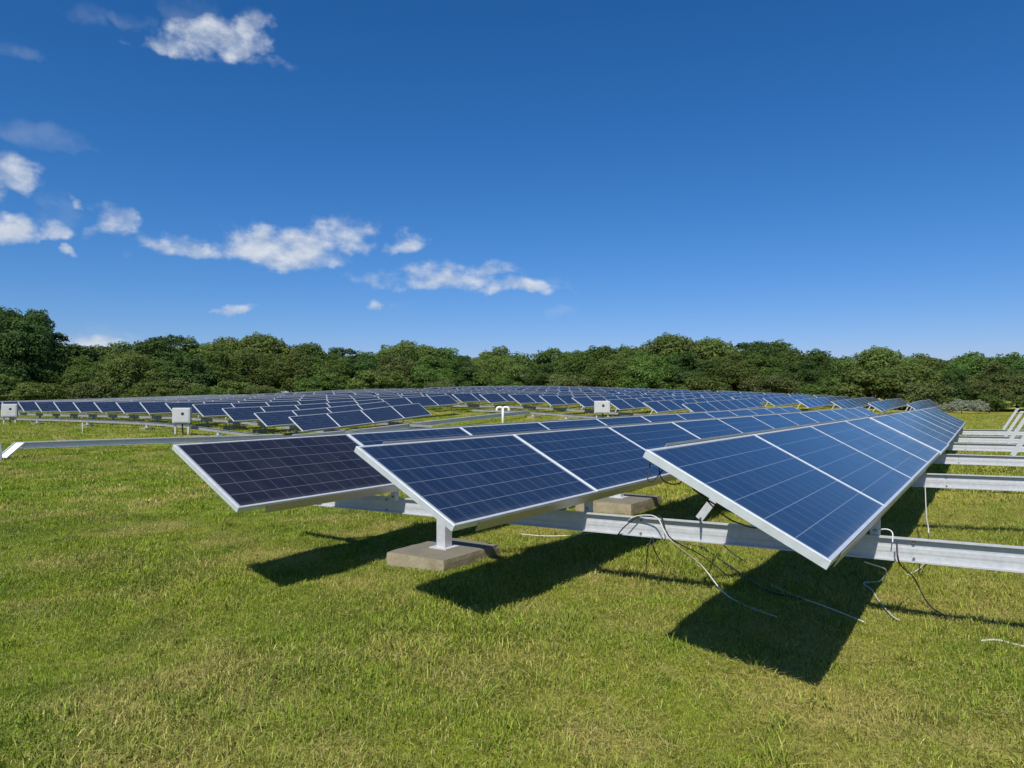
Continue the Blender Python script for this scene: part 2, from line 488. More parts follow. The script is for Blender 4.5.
def panel_meshes():
    def glass(nm, mat):
        g = MB(); g.box((LIP * .5, LIP * .5, -.007), (PL - LIP * .5, PW - LIP * .5, -.0025))
        me = g.me(nm, [mat, M['back']])
        uv = [(p[0], p[1]) for p in g.v]
        l = me.uv_layers.new(name='UVMap')
        l.data.foreach_set('uv', [c for lo in me.loops for c in uv[lo.vertex_index]])
        mi = [0] * 6; mi[0] = 1
        me.polygons.foreach_set('material_index', mi)
        return me
    fr = MB()     # mitred ring, profile: lip on top, outer wall, bottom return
    prof = [(0, -FD), (0, -.0015), (.0015, 0), (LIP, 0), (LIP, -.002), (.003, -.003), (.003, -FD + .002), (.028, -FD + .002), (.028, -FD)]
    cor = [(0, 0, 1, 1), (PL, 0, -1, 1), (PL, PW, -1, -1), (0, PW, 1, -1)]
    n = len(prof)
    for (x, y, sx, sy) in cor: fr.v += [(x + sx * a, y + sy * a, z) for a, z in prof]
    for k in range(4):
        for i in range(n):
            j = (i + 1) % n; a, b_ = k * n, ((k + 1) % 4) * n
            fr.f.append((a + i, a + j, b_ + j, b_ + i)); fr.m.append(0)
    fr = [tuple(reversed(q)) for q in fr.f], fr
    return glass('solar_panel', M['cell']), glass('solar_panel', M['mono']), mesh('frame', fr[1].v, fr[0], M['alu'])


G_CELL, G_MONO, G_FRAME = panel_meshes()


def row_frames(T):                      # T: upper edge points at each module joint
    out = []
    for k in range(len(T) - 1):
        d = (T[k + 1] - T[k]).normalized()
        h = Vector((d.y, -d.x, 0)).normalized()
        out.append((T[k], d, h, h.cross(d)))
    return out


def panel_matrix(T, d, h, n, tilt):
    s = h * math.cos(tilt) - n * math.sin(tilt)
    y = -s; z = d.cross(y)
    o = T + s * PW
    return Matrix(((d.x, y.x, z.x, o.x), (d.y, y.y, z.y, o.y), (d.z, y.z, z.z, o.z), (0, 0, 0, 1)))


def leg_mesh(base, top, d, wid=.06, dep=.035):      # a leaning C post from the beam up under the high edge
    ax = (top - base).normalized(); a = ax.cross(d).normalized(); t = .004
    P = [(-wid / 2, 0), (wid / 2, 0), (wid / 2, dep), (wid / 2 - t, dep), (wid / 2 - t, t), (-wid / 2 + t, t), (-wid / 2 + t, dep), (-wid / 2, dep)]
    g = MB(); g.sweep([[p + a * u + d * w for u, w in P] for p in (base, top)])
    return g


def make_row(label, group, x0, y0, yaw, tilt, n, zt, beams, mono=(), detail=True, rail_from=.27, seg2=None):
    """zt(k): height of the upper edge at joint k; beams: [(k, z of the beam top)]"""
    dx, dy = math.sin(yaw), math.cos(yaw)
    T = [Vector((x0 + dx * PITCHX * k, y0 + dy * PITCHX * k, zt(k))) for k in range(n + 1)]
    if seg2:                            # after joint seg2[0] the row stands a touch out of line
        k0, off, ang = seg2
        e = Vector((math.sin(yaw + ang), math.cos(yaw + ang), 0)); h = Vector((dy, -dx, 0))
        for k in range(k0 + 1, n + 1):
            T[k] = Vector((T[k0].x, T[k0].y, 0)) + e * PITCHX * (k - k0) + h * off + Vector((0, 0, zt(k)))
    loc = Vector((x0, y0, G(x0, y0)))
    root = empty('solar_panel_row', loc)
    tag(root, label, 'solar panel row', group)
    fr = row_frames(T); mats = []
    for k, (p, d, h, nn) in enumerate(fr):
        if seg2 and k == seg2[0]: p = p + Vector((dy, -dx, 0)) * seg2[1]
        Mx = panel_matrix(p, d, h, nn, tilt); mats.append(Mx)
        jit = Matrix.Translation((0, random.uniform(-.004, .004), random.uniform(0, .003))) if k else Matrix()
        pn = link('solar_panel', G_MONO if k in mono else G_CELL, root, Matrix.Translation(-loc) @ Mx @ jit)
        if k in mono: pn['label'] = 'darker almost black solar panel at the end of its row'
        link('frame', G_FRAME, pn)
    # rails along the low and the high edge
    lowp = [(-.007, -.088), (-.003, -.088), (-.003, -.052), (.045, -.052), (.045, -.0475), (-.003, -.0475), (-.003, -.012), (-.007, -.012)]
    higp = [(PW + .003, -.088), (PW + .007, -.088), (PW + .007, .016), (PW + .003, .016), (PW + .003, -.0475), (PW - .045, -.0475), (PW - .045, -.052), (PW + .003, -.052)]
    for prof in (lowp, higp):
        rings = []
        for k, Mx in enumerate(mats):
            if k == 0: rings.append([Mx @ Vector((rail_from, a, z)) - loc for a, z in prof])
            rings.append([Mx @ Vector((PITCHX if k < n - 1 else PL - .15, a, z)) - loc for a, z in prof])
        g = MB(); g.sweep(rings); g.obj('rail', M['rail'], root)
    # legs and low brackets on every beam
    for kb, zb in beams:
        k = min(n - 1, int(kb)); fx = (kb - k) * PITCHX
        Mx = mats[k]; p, d, h, nn = fr[k]
        dh = Vector((d.x, d.y, 0)).normalized()
        top = Mx @ Vector((fx, PW - .045, -.056))
        base = Vector((top.x, top.y, 0)) - h * .44; base.z = zb
        leg_mesh(base - loc, top - loc, dh).obj('leg', M['galv'], root)
        lo = Mx @ Vector((fx, .05, -.055)); g = MB()
        bz = Vector((lo.x, lo.y, zb)) - loc; lo = lo - loc
        g.sweep([[q + h * u + dh * w for u, w in ((-.03, -.025), (.03, -.025), (.03, .025), (-.03, .025))] for q in (bz, lo)])
        br = g.obj('bracket', M['galv'], root)
        if detail:
            for zz in (.25, .8):
                g = MB(); c = bz.lerp(lo, zz) - dh * .025
                g.tube([c, c - dh * .014], .011, 6); g.obj('bolt', M['bolt'], br)
    return root, mats


def make_beam(label, group, r, q0, q1, ztop, hgt=.157, n=10, dq=0.0, mat='galv'):
    """channel on its side, open towards the near end of the rows"""
    e = Vector((-ST, -CT, 0)); t = .005; fl, lip = .034, .011
    prof = [(0, 0), (fl, 0), (fl, -lip), (fl - t, -lip), (fl - t, -t), (t, -t), (t, -hgt * .38), (t + .002, -hgt * .45), (t + .002, -hgt * .62), (t, -hgt * .69), (t, -hgt + t),
            (fl - t, -hgt + t), (fl - t, -hgt + lip), (fl, -hgt + lip), (fl, -hgt), (0, -hgt)]
    x, y = W(r, (q0 + q1) / 2); loc = Vector((x, y, G(x, y)))
    rings = []
    for i in range(n + 1):
        q = q0 + (q1 - q0) * i / n; x, y = W(r, q)
        c = Vector((x, y, ztop(q)))
        rings.append([c + e * a + Vector((0, 0, z)) - loc for a, z in prof])
    g = MB(); g.sweep(rings)
    o = g.obj('steel_beam', M[mat]); o.location = loc
    tag(o, label, 'steel beam', group)
    return o


def make_footing(label, group, r, q, z_block, z_beam, w=.65, l=.8, rz=0.0, post=True, low=.35):
    x, y = W(r, q); g0 = G(x, y)
    g = MB(); hgt = z_block - (g0 - low)
    g.box((-w / 2, -l / 2, 0), (w / 2, l / 2, hgt))
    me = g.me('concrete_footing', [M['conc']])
    import bmesh
    bm = bmesh.new(); bm.from_mesh(me)
    bmesh.ops.subdivide_edges(bm, edges=list(bm.edges), cuts=11, use_grid_fill=True)
    gr = random.Random(int(abs(r * 100 + q * 10)))
    for vv in bm.verts:
        ex = (abs(abs(vv.co.x) - w / 2) < 1e-4) + (abs(abs(vv.co.y) - l / 2) < 1e-4) + (abs(vv.co.z - hgt) < 1e-4)
        kk = (0, .001, .0035, .007)[ex]
        vv.co.x -= math.copysign(abs(gr.gauss(kk, kk * .6)), vv.co.x) if abs(abs(vv.co.x) - w / 2) < 1e-4 else 0
        vv.co.y -= math.copysign(abs(gr.gauss(kk, kk * .6)), vv.co.y) if abs(abs(vv.co.y) - l / 2) < 1e-4 else 0
        if abs(vv.co.z - hgt) < 1e-4 and ex > 1: vv.co.z -= abs(gr.gauss(kk, kk * .5))
    bm.to_mesh(me); bm.free()
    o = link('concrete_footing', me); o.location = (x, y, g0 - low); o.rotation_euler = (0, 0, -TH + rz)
    tag(o, label, 'footing', group)
    if post:
        g = MB(); a = .053; t = .006
        sq = lambda k, z: [(-k, -k, z), (k, -k, z), (k, k, z), (-k, k, z)]
        g.sweep([sq(a, hgt + .012), sq(a, z_beam - (g0 - low))])
        ps = g.obj('post', M['galv'], o)
        g = MB(); g.box((-.105, -.105, hgt + .001), (.105, .105, hgt + .012)); g.obj('base_plate', M['galv'], ps)
    return o


# --- the three near rows, bolted to six cross beams
ROWA = dict(x=.692, y=3.682, yaw=R(33.94), tilt=R(27.8))
ROWB = dict(x=-1.089, y=4.997, yaw=R(33.86), tilt=R(28.05))
ROWC = dict(x=-2.851, y=6.021, yaw=R(33.26), tilt=R(27.5))
LOWD = PW * math.sin(R(28))
bt_right = [-.905, -.83, -.875, -.90, -.935, -.912]      # beam tops beside row A, relative to the eye
beam_r = [5.41 + 3.95 * i for i in range(6)]


def beam_z(i):
    def f(q):
        return CAMH + bt_right[i] + (q - .5) * .0185 * (1.0 if i < 2 else .6)
    return f


def lin(a, b, n):
    return lambda k: CAMH + a + (b - a) * k / n


near_group = 'three near rows of solar panels'
zA = lambda k: CAMH + (-.264 - .002 * k if k <= 4 else -.272 - (k - 4) * .0042)
rowA, matsA = make_row('nearest row of blue solar panels, at the right beside the bare beams', near_group,
                       ROWA['x'], ROWA['y'], ROWA['yaw'], ROWA['tilt'], 12, zA, [(1 + 2 * i + .01, beam_z(i)(-1.4)) for i in range(6)], seg2=(4, .018, R(-.5)))
rowB, matsB = make_row('middle one of the three near rows, its blue first panel hanging over the concrete footing', near_group,
                       ROWB['x'], ROWB['y'], ROWB['yaw'], ROWB['tilt'], 12, lin(-.335, -.32, 12), [(.98 + 2 * i, beam_z(i)(-3.6)) for i in range(6)])
rowC, matsC = make_row('near row whose first panel is almost black, next to the open grass', near_group,
                       ROWC['x'], ROWC['y'], ROWC['yaw'], ROWC['tilt'], 12, lin(-.389, -.31, 12), [(.93 + 2 * i, beam_z(i)(-5.4)) for i in range(6)], mono=(0,))
ordn = ['first', 'second', 'third', 'fourth', 'fifth', 'sixth', 'seventh', 'eighth', 'ninth', 'tenth', 'eleventh', 'twelfth', 'thirteenth', 'fourteenth',
        'fifteenth', 'sixteenth', 'seventeenth', 'eighteenth', 'nineteenth', 'twentieth', 'twenty-first', 'twenty-second', 'twenty-third', 'twenty-fourth', 'twenty-fifth', 'twenty-sixth',
        'twenty-seventh', 'twenty-eighth', 'twenty-ninth', 'thirtieth', 'thirty-first', 'thirty-second', 'thirty-third', 'thirty-fourth', 'thirty-fifth', 'thirty-sixth']
for i, r in enumerate(beam_r):
    lab = ['long galvanised beam with cables looped over it, under the three near rows'] + \
          [f'galvanised cross beam right of the nearest panel row, {w} from the camera' for w in ordn[1:6]]
    bm_ = make_beam(lab[i], 'cross beams under the near rows', r, -6.75 if i == 0 else -6.5, 5.6, beam_z(i), n=14)
    loc = bm_.location
    for q in ([-.42, -2.35, -5.15, 1.9] if i == 0 else [-.4, .62]):
        for dz in (-.03, -.135):
            x, y = W(r - .006, q); c = Vector((x, y, beam_z(i)(q) + dz)) - loc
            g = MB(); g.tube([c, c + Vector((-ST, -CT, 0)) * .016], .009, 6); g.obj('bolt', M['bolt'], bm_)
    x, y = W(r, -4.4)
    lab = ['concrete footing with a square steel post under the first panel of the middle near row', 'concrete footing half hidden below the middle near row, behind the looped cables']
    make_footing(lab[i] if i < 2 else 'concrete footing in the dark below the near panel rows', 'footings under the near rows', r + .03, -4.42,
                 G(x, y) + (.135 if i == 0 else .16), beam_z(i)(-4.42) - .158, w=.70 if i == 0 else .85, l=.88 if i == 0 else 1.05)

# --- the row on the right that has lost its panels: bare legs on the beams
for i in range(2, 6):
    zb = beam_z(i)(.3)
    x, y = W(beam_r[i] + .06, .26 + .018 * i); base = Vector((x, y, zb))
    h = Vector((CT, -ST, 0)); d = Vector((ST, CT, 0))
    top = base + h * .34 + Vector((0, 0, .60))
    loc = base.copy()
    root = empty('support_leg', loc)
    tag(root, f'bare leaning support leg standing on the {ordn[i]} cross beam from the camera', 'support leg', 'bare legs at the right edge')
    leg_mesh(base - loc, top - loc, d, wid=.065).obj('post', M['galv'], root)
    g = MB(); g.box((-.04, -.01, -.02), (.04, .06, .02), 0, Matrix.Translation(top - loc + d * .0) @ Matrix.Rotation(-TH, 4, 'Z')); g.obj('cap_bracket', M['alu'], root)


# --- the far blocks
def far_row(label, group, r0, q0, n, tilt=R(33.5), dz=0.0, dip=0.0, mono=(), first=1.0):
    x, y = W(r0, q0)
    zt = lambda k: CAMH + float(zt_rq(r0 + k * PITCHX, q0)) + dz - dip * (1 - k / n) + random.uniform(-.012, .012)
    zs = [zt(k) for k in range(n + 1)]
    bs = []
    for kb in [first + 2 * j for j in range((n + 1) // 2)]:
        bs.append((kb, float(ground_rq(r0 + kb * PITCHX, q0 + .3)) + .46 + dz))
    return make_row(label, group, x, y, TH + R(random.uniform(-.15, .15)), tilt + R(random.uniform(-.8, .8)), n, lambda k: zs[k], bs, detail=False)


QP = -23.5
left_lab = ['front row of the left block, short, four panels long, beside the open grass', 'second short row of the left block, right behind the front one']
for k in range(14):
    nn = 4 if k < 2 else 8
    far_row(left_lab[k] if k < 2 else f'panel row of the left block, {ordn[k]} one back from the open grass', 'rows of the left block', 19.0, QP - SP * k, nn, dip=(.17, .12, .07)[k] if k < 3 else 0)
for k in range(17):
    far_row(('far panel row starting just right of the white inverter box in the middle' if k == 2 else
             f'panel row of the middle block, {ordn[k]} one back from the near rows'), 'rows of the middle block', 36.5, -13.5 - SP * k, 7)
for k in range(19):
    far_row(f'distant panel row beyond the middle block, {ordn[k]} from the right', 'rows of the distant block', 51.5, -4.3 - SP * k, 11 if k < 4 else 8)
for k in range(5):
    far_row(f'farthest short panel row below the trees, {ordn[k]} from the right', 'farthest short rows', 69.5, -13.3 - SP * k, 5)

# beams and footings of the far blocks
gz = lambda r, dz: (lambda q: float(ground_rq(r, q)) + dz)
make_beam('long galvanised beam in front of the left block, running past the white inverter boxes', 'cross beams of the left block', 18.25, -55.5, -19.5, gz(18.25, .37), n=24, hgt=.14, mat='dull')
make_beam('galvanised beam under the near panels of the left block', 'cross beams of the left block', 21.0, -55.5, -21, gz(21.0, .46), n=24, mat='dull')
make_beam('second galvanised beam under the left block', 'cross beams of the left block', 24.95, -55.5, -21, gz(24.95, .46), n=24, mat='dull')
make_beam('galvanised beam on low footings before the middle block, behind the vent pipe', 'cross beams of the middle block', 35.3, -26.5, -11, gz(35.3, .36), n=14, hgt=.14, mat='dull')
make_beam('galvanised beam under the near ends of the middle block', 'cross beams of the middle block', 38.5, -52, -11, gz(38.5, .46), n=24, mat='dull')
make_beam('galvanised beam under the near ends of the distant block at the right', 'cross beams of the distant block', 53.5, -16, -2.6, gz(53.5, .46), n=10, mat='dull')
for k in range(13):
    q = QP + .2 - SP * k
    make_footing(f'low concrete footing below the left block, {ordn[k]} one from the open grass', 'footings of the left block', 21.05, q, float(ground_rq(21.05, q)) + .16, float(ground_rq(21.05, q)) + .302)
for k in range(5):
    q = QP - 3.6 - 4 * SP * k * .62
    make_footing(f'small concrete footing under the front beam of the left block, {ordn[k]} from right', 'footings under the front beam', 18.28, q, float(ground_rq(18.28, q)) + .10, float(ground_rq(18.28, q)) + .229, w=.5, l=.5)
for k in range(6):
    q = -13.2 - SP * k
    make_footing(f'low concrete footing before the middle block, {ordn[k]} from the near panel rows', 'footings of the middle block', 35.35, q, float(ground_rq(35.35, q)) + .09, float(ground_rq(35.35, q)) + .219)
for k in range(3):
    q = -5 - SP * k
    make_footing(f'pale concrete footing at the near end of the distant block, {ordn[k]} from the right', 'footings of the distant block', 53.5, q, float(ground_rq(53.5, q)) + .2, float(ground_rq(53.5, q)) + .302, w=.8, l=.8)


# bare rails left over along the front of the left block
def make_rail(label, r0, r1, q0, q1, h0, h1, n=12):
    h = Vector((CT, -ST, 0)); x, y = W(r0, q0); loc = Vector((x, y, G(x, y)))
    prof = [(-.08, 0), (.05, 0), (.05, -.03), (.044, -.03), (.044, -.006), (-.02, -.006), (-.02, -.19), (.05, -.19), (.05, -.2), (-.08, -.2)]
    rings = []
    for i in range(n + 1):
        k = i / n; r, q = r0 + (r1 - r0) * k, q0 + (q1 - q0) * k
        x, y = W(r, q); z = float(ground_rq(r, q)) + h0 + (h1 - h0) * k
        rings.append([Vector((x, y, z)) + h * a + Vector((0, 0, c)) - loc for a, c in prof])
    g = MB(); g.sweep(rings); o = g.obj('bare_rail', M['galv']); o.location = loc
    tag(o, label, 'rail', 'bare rails in the grass')
    return o


make_rail('long bare rail lying across the open grass at the left', 9.6, 18.2, -24.2, -22.9, .47, .44)
make_rail('bare rail below the low edge of the short front row, left block', 18.4, 35.2, -22.45, -22.3, .44, .42)
x, y = W(9.5, -24.25)
g = MB(); z0 = G(x, y)
hv, dv = Vector((CT, -ST, 0)), Vector((ST, CT, 0))
a_, b_ = Vector((x + .24, y, z0 + .45)), Vector((x - .04, y - .35, z0 + .03))
nv = (a_ - b_).cross(Vector((1, 0, 0))).normalized() * -1
g.sweep([[p + Vector((1, 0, 0)) * u + nv * w for u, w in ((-.15, 0), (.15, 0), (.15, .05), (.142, .05), (.142, .008), (-.142, .008), (-.142, .05), (-.15, .05))] for p in (b_, a_)])
g.obj('rail_foot', M['alu'])
tag(bpy.data.objects['rail_foot'], 'slanting pale channel propping the cut end of the long bare rail', 'rail foot')


# ------------------------------------------------------------------ inverter boxes, vent pipe, stakes
def inverter(label, r, q, w, hgt, zlow, rz):
    x, y = W(r, q); g0 = G(x, y); root = empty('inverter_box', (x, y, g0), rz)
    tag(root, label, 'inverter box', 'white inverter boxes')
    g = MB(); g.box((-w / 2, -.16, zlow), (w / 2, .16, zlow + hgt)); cab = link('cabinet', bevel(g.me('cabinet', [M['cab']]), .03, 3), root)
    g = MB(); g.box((-w * .43, -.178, zlow + hgt * .08), (w * .43, -.162, zlow + hgt * .92)); dr = link('door', bevel(g.me('door', [M['cab']]), .006, 1), root)
    g = MB(); g.tube([(w * .08, -.178, zlow + hgt * .62), (w * .08, -.19, zlow + hgt * .62)], w * .085, 12); g.obj('display', M['dark'], dr)
    g = MB(); g.box((-w * .12, -.182, zlow + hgt * .36), (w * .2, -.1785, zlow + hgt * .43)); g.obj('nameplate', M['galv'], dr)
    for s in (-1, 1):
        g = MB(); g.box((s * w * .36 - .03, -.05, -.1), (s * w * .36 + .03, .05, zlow - .001)); g.obj('leg', M['galv'], root)
    g = MB(); g.tube([(.02, .0, zlow - .001), (.02, 0, zlow * .5), (.05, .03, -.05)], .03, 8); g.obj('conduit', M['dark'], root)


inverter('white inverter box on legs at the near corner of the left block', 17.6, -28.7, .72, .66, .52, R(12))
inverter('white inverter box at the left edge of the picture before the left block', 18.0, -46.4, .76, .74, .4, R(22))
inverter('white inverter box on legs standing before the middle block', 34.3, -17.1, .84, .66, .62, R(-12))

x, y = W(28.0, -19.2); g0 = G(x, y)
root = empty('vent_pipe', (x, y, g0)); tag(root, 'white vent pipe with two drooping necks standing in the grass', 'vent pipe')
g = MB(); g.tube([(0, 0, -.1), (0, 0, .6), (0, 0, 1.1)], .055, 12); g.obj('pipe', M['pvc'], root, smooth=True)
for s in (-1, 1):
    g = MB(); g.tube(crom([(s * .03, 0, 1.09), (s * .16, 0, 1.10), (s * .25, 0, 1.075), (s * .285, 0, 1.0), (s * .285, 0, .94)]), .055, 12); g.obj('neck', M['pvc'], root, smooth=True)


def stake(label, x, y, hgt, rad, lean=0):
    o = MB(); g0 = G(x, y); o.tube([(0, 0, -.15), (lean * .5, 0, hgt * .5), (lean, 0, hgt)], rad, 8)
    ob = o.obj('marker_stake', M['pvc']); ob.location = (x, y, g0); tag(ob, label, 'stake', 'white marker stakes')


stake('stout white marker stake at the left edge of the picture', -14.66, 20.45, .52, .09, -.06)
stake('thin white marker stake before the front beam of the left block', -18.5, 30.8, .5, .014)


# ------------------------------------------------------------------ cables
def cable(label, pts, rad, mat, group='loose cables', cat='cable', k=10):
    pts = [Vector((p[0], p[1], p[2])) for p in pts]
    base = pts[0].copy(); base.z = G(base.x, base.y)
    g = MB(); g.tube([p - base for p in crom(pts, k)], rad, 7)
    o = g.obj('cable', M[mat], smooth=True); o.location = base; tag(o, label, cat, group)


def pxg(px, py, up=.018):            # where the sight line through a photo pixel meets the ground
    u = (px - 512) / F_PX; vv = math.tan(math.atan((384 - py) / F_PX) + R(PITCH))
    Yd = 5.0
    for _ in range(40): Yd = (G(u * Yd, Yd) + up - CAMH) / vv * .5 + Yd * .5
    return (u * Yd, Yd, G(u * Yd, Yd) + up)


def onbeam(q, dz, out):             # a point by the first beam
    x, y = W(beam_r[0] - out, q); return (x, y, beam_z(0)(q) + dz)


def qpx(px, r=None):                         # place along the first beam seen at this column
    u = (px - 512) / F_PX; Yd = (r or beam_r[0]) / (CT + u * ST); return u * Yd * CT - Yd * ST


bz = lambda px, dz, out: onbeam(qpx(px), dz, out)
cable('thick cream cable arching over the long beam down into the grass of the near shadow',
      [bz(612, -.17, -.12), bz(630, -.03, .02), bz(645, .02, .06), bz(662, .012, .10), bz(678, -.12, .2), pxg(700, 565, .22), pxg(722, 592, .05), pxg(745, 606), pxg(775, 617)], .0052, 'cream')
cable('thin grey cable hanging in a loop on the near side of the long beam',
      [bz(618, -.17, .03), bz(628, -.08, .07), bz(640, .004, .045), bz(648, .01, -.02), bz(652, -.1, -.1)], .005, 'dark')
cable('black cable running from the long beam down to the right into the shadow',
      [bz(655, .01, -.03), bz(664, .006, .05), bz(676, -.13, .12), pxg(700, 555, .14), pxg(722, 572, .05), pxg(730, 580)], .005, 'dark')
cable('black cable with a pale sleeve lying under the long beam towards the shadow',
      [pxg(668, 541), pxg(690, 545), pxg(704, 549, .03), pxg(730, 567, .035), pxg(765, 590, .035), pxg(800, 599, .03)], .007, 'dark')
cable('pale cable stretched through the near shadow to its right edge', [pxg(770, 585, .03), pxg(800, 598, .03), pxg(830, 609, .03), pxg(862, 622, .025)], .0042, 'cream')
cable('black cable sagging from the beam below the first panel of the nearest row',
      [bz(698, .02, -.05), bz(703, .0, .06), pxg(716, 538, .22), pxg(730, 552, .1), pxg(745, 562)], .006, 'dark')
cable('cream cable end curling in the grass right of the near shadow', [bz(862, -.2, -.05), pxg(884, 570, .12), pxg(878, 581, .03), pxg(862, 583), pxg(870, 590, .02), pxg(876, 600), pxg(890, 616), pxg(897, 620)], .0052, 'cream')
cable('white cable hanging straight down from the second beam, curling on the grass', [(*W(9.28, qpx(924, 9.28)), beam_z(1)(0) - .13), (*W(8.0, qpx(925, 8.0)), beam_z(1)(0) - .30), (*W(6.6, qpx(927, 6.6)), beam_z(0)(0) - .15), pxg(926, 556, .04), pxg(918, 568, .02), pxg(905, 575, .01)], .0052, 'cream')
cable('dark cable hanging from the long beam to the grass right of the near shadow', [bz(896, -.02, .07), bz(899, -.16, .08), pxg(912, 578, .18), pxg(926, 604), pxg(945, 618)], .0055, 'dark')
cable('pale cable end lying in the grass at the right edge of the picture', [pxg(978, 641), pxg(992, 640), pxg(1010, 644), pxg(1040, 652)], .007, 'cream')
cable('thin white cable looping beside the bracket at the low edge of the nearest row', [bz(876, .02, .0), bz(880, .04, .0), bz(887, .042, .0), bz(891, .02, .0), bz(892, -.03, .06)], .0036, 'pvc')
cable('pale cable lying in the shade below the middle row', [pxg(520, 534), pxg(545, 536), pxg(575, 535), pxg(610, 531)], .006, 'cream')
# leads dangling below the upper corner of the nearest row
mA = matsA[0]; P_ = lambda x, y, z: mA @ Vector((x, y, z))
zd = lambda v, d: v + Vector((0, 0, -d))
cable('black lead looping down from the upper corner of the nearest row', [P_(.06, PW - .02, -.045), zd(P_(.03, PW - .03, -.05), .05), zd(P_(.01, PW - .03, -.05), .10), zd(P_(.03, PW - .06, -.05), .085), P_(.10, PW - .10, -.045)], .0032, 'dark')
cable('short black lead with a connector below the upper corner of the nearest row', [P_(.05, PW - .08, -.045), zd(P_(.04, PW - .09, -.05), .045), zd(P_(.06, PW - .12, -.05), .07), zd(P_(.12, PW - .17, -.05), .055), P_(.14, PW - .20, -.045)], .0032, 'dark')
cable('pair of dark leads hanging from the nearest row towards its leaning leg', [P_(.06, PW - .22, -.045), zd(P_(.14, PW - .30, -.05), .05), zd(P_(.32, PW - .40, -.05), .10), zd(P_(.7, PW - .45, -.05), .12), P_(1.2, PW - .3, -.045)], .0045, 'dark')
cable('single dark lead hanging beside the pair under the nearest row', [P_(.10, PW - .26, -.045), zd(P_(.2, PW - .34, -.05), .09), zd(P_(.4, PW - .42, -.05), .16), zd(P_(.8, PW - .44, -.05), .20), P_(1.3, PW - .25, -.045)], .004, 'dark')
cable('thin black cable dropping from the long beam into the lit grass, leaning left', [bz(654, -.15, .05), bz(650, -.25, .06), pxg(645, 570, .03), pxg(640, 580)], .0045, 'dark')
cable('thin black cable dropping from the long beam into the lit grass, leaning right', [bz(655, -.15, .05), bz(657, -.25, .06), pxg(664, 566, .05), pxg(675, 577)], .0045, 'dark')


# ------------------------------------------------------------------ trees and shrubs
def leaf_cloud(seed, cl, nper, leaf):
    """cl: clump centres and radii; leaf-sized faces spread through each clump, denser on its outside"""
    g = np.random.default_rng(seed); Cn, No, Tn = [], [], []
    for (c, rad) in cl:
        n = int(nper * rad ** 2)
        d = g.normal(size=(n, 3)); d /= np.linalg.norm(d, axis=1)[:, None]
        d[:, 2] = np.where(d[:, 2] < -.35, -d[:, 2], d[:, 2])
        lump = 1 + .22 * np.sin(d[:, 0] * 5 + c[0] * 3) * np.sin(d[:, 1] * 5 + c[1] * 4) + .12 * np.sin(d[:, 2] * 9 + c[2] * 7 + d[:, 0] * 6)
        rr = rad * lump * (1 - .5 * g.uniform(size=n) ** 2.2)
        Cn.append(np.array(c) + d * rr[:, None] * np.array([1, 1, .8])); No.append(d * .8 + g.normal(size=(n, 3)) * .55 + np.array([0, 0, .25]))
        ct = g.uniform()
        Tn.append(np.stack([np.clip(ct * .6 + g.uniform(size=n) * .5, 0, 1), np.clip(g.normal(.15, .25, n), 0, 1)], -1))
    Cn, No, Tn = np.concatenate(Cn), np.concatenate(No), np.concatenate(Tn)
    No /= np.linalg.norm(No, axis=1)[:, None]
    n = len(Cn)
    a = np.cross(No, g.normal(size=(n, 3))); a /= np.linalg.norm(a, axis=1)[:, None]; b = np.cross(No, a)
    s = leaf * g.uniform(.6, 1.35, n)[:, None]
    V = np.stack([Cn - a * s, Cn - b * s * .62 + No * s * .12, Cn + a * s, Cn + b * s * .62 + No * s * .12], 1).reshape(-1, 3)
    me = bpy.data.meshes.new('crown')
    me.vertices.add(4 * n); me.vertices.foreach_set('co', V.reshape(-1))
    me.loops.add(4 * n); me.loops.foreach_set('vertex_index', np.arange(4 * n, dtype=np.int32))
    me.polygons.add(n); me.polygons.foreach_set('loop_start', np.arange(0, 4 * n, 4, dtype=np.int32))
    me.update(calc_edges=True)
    ca = me.color_attributes.new('tone', 'FLOAT_COLOR', 'POINT')
    T = np.repeat(np.concatenate([Tn, np.zeros((n, 1)), np.ones((n, 1))], 1), 4, 0)
    ca.data.foreach_set('color', T.reshape(-1))
    return me


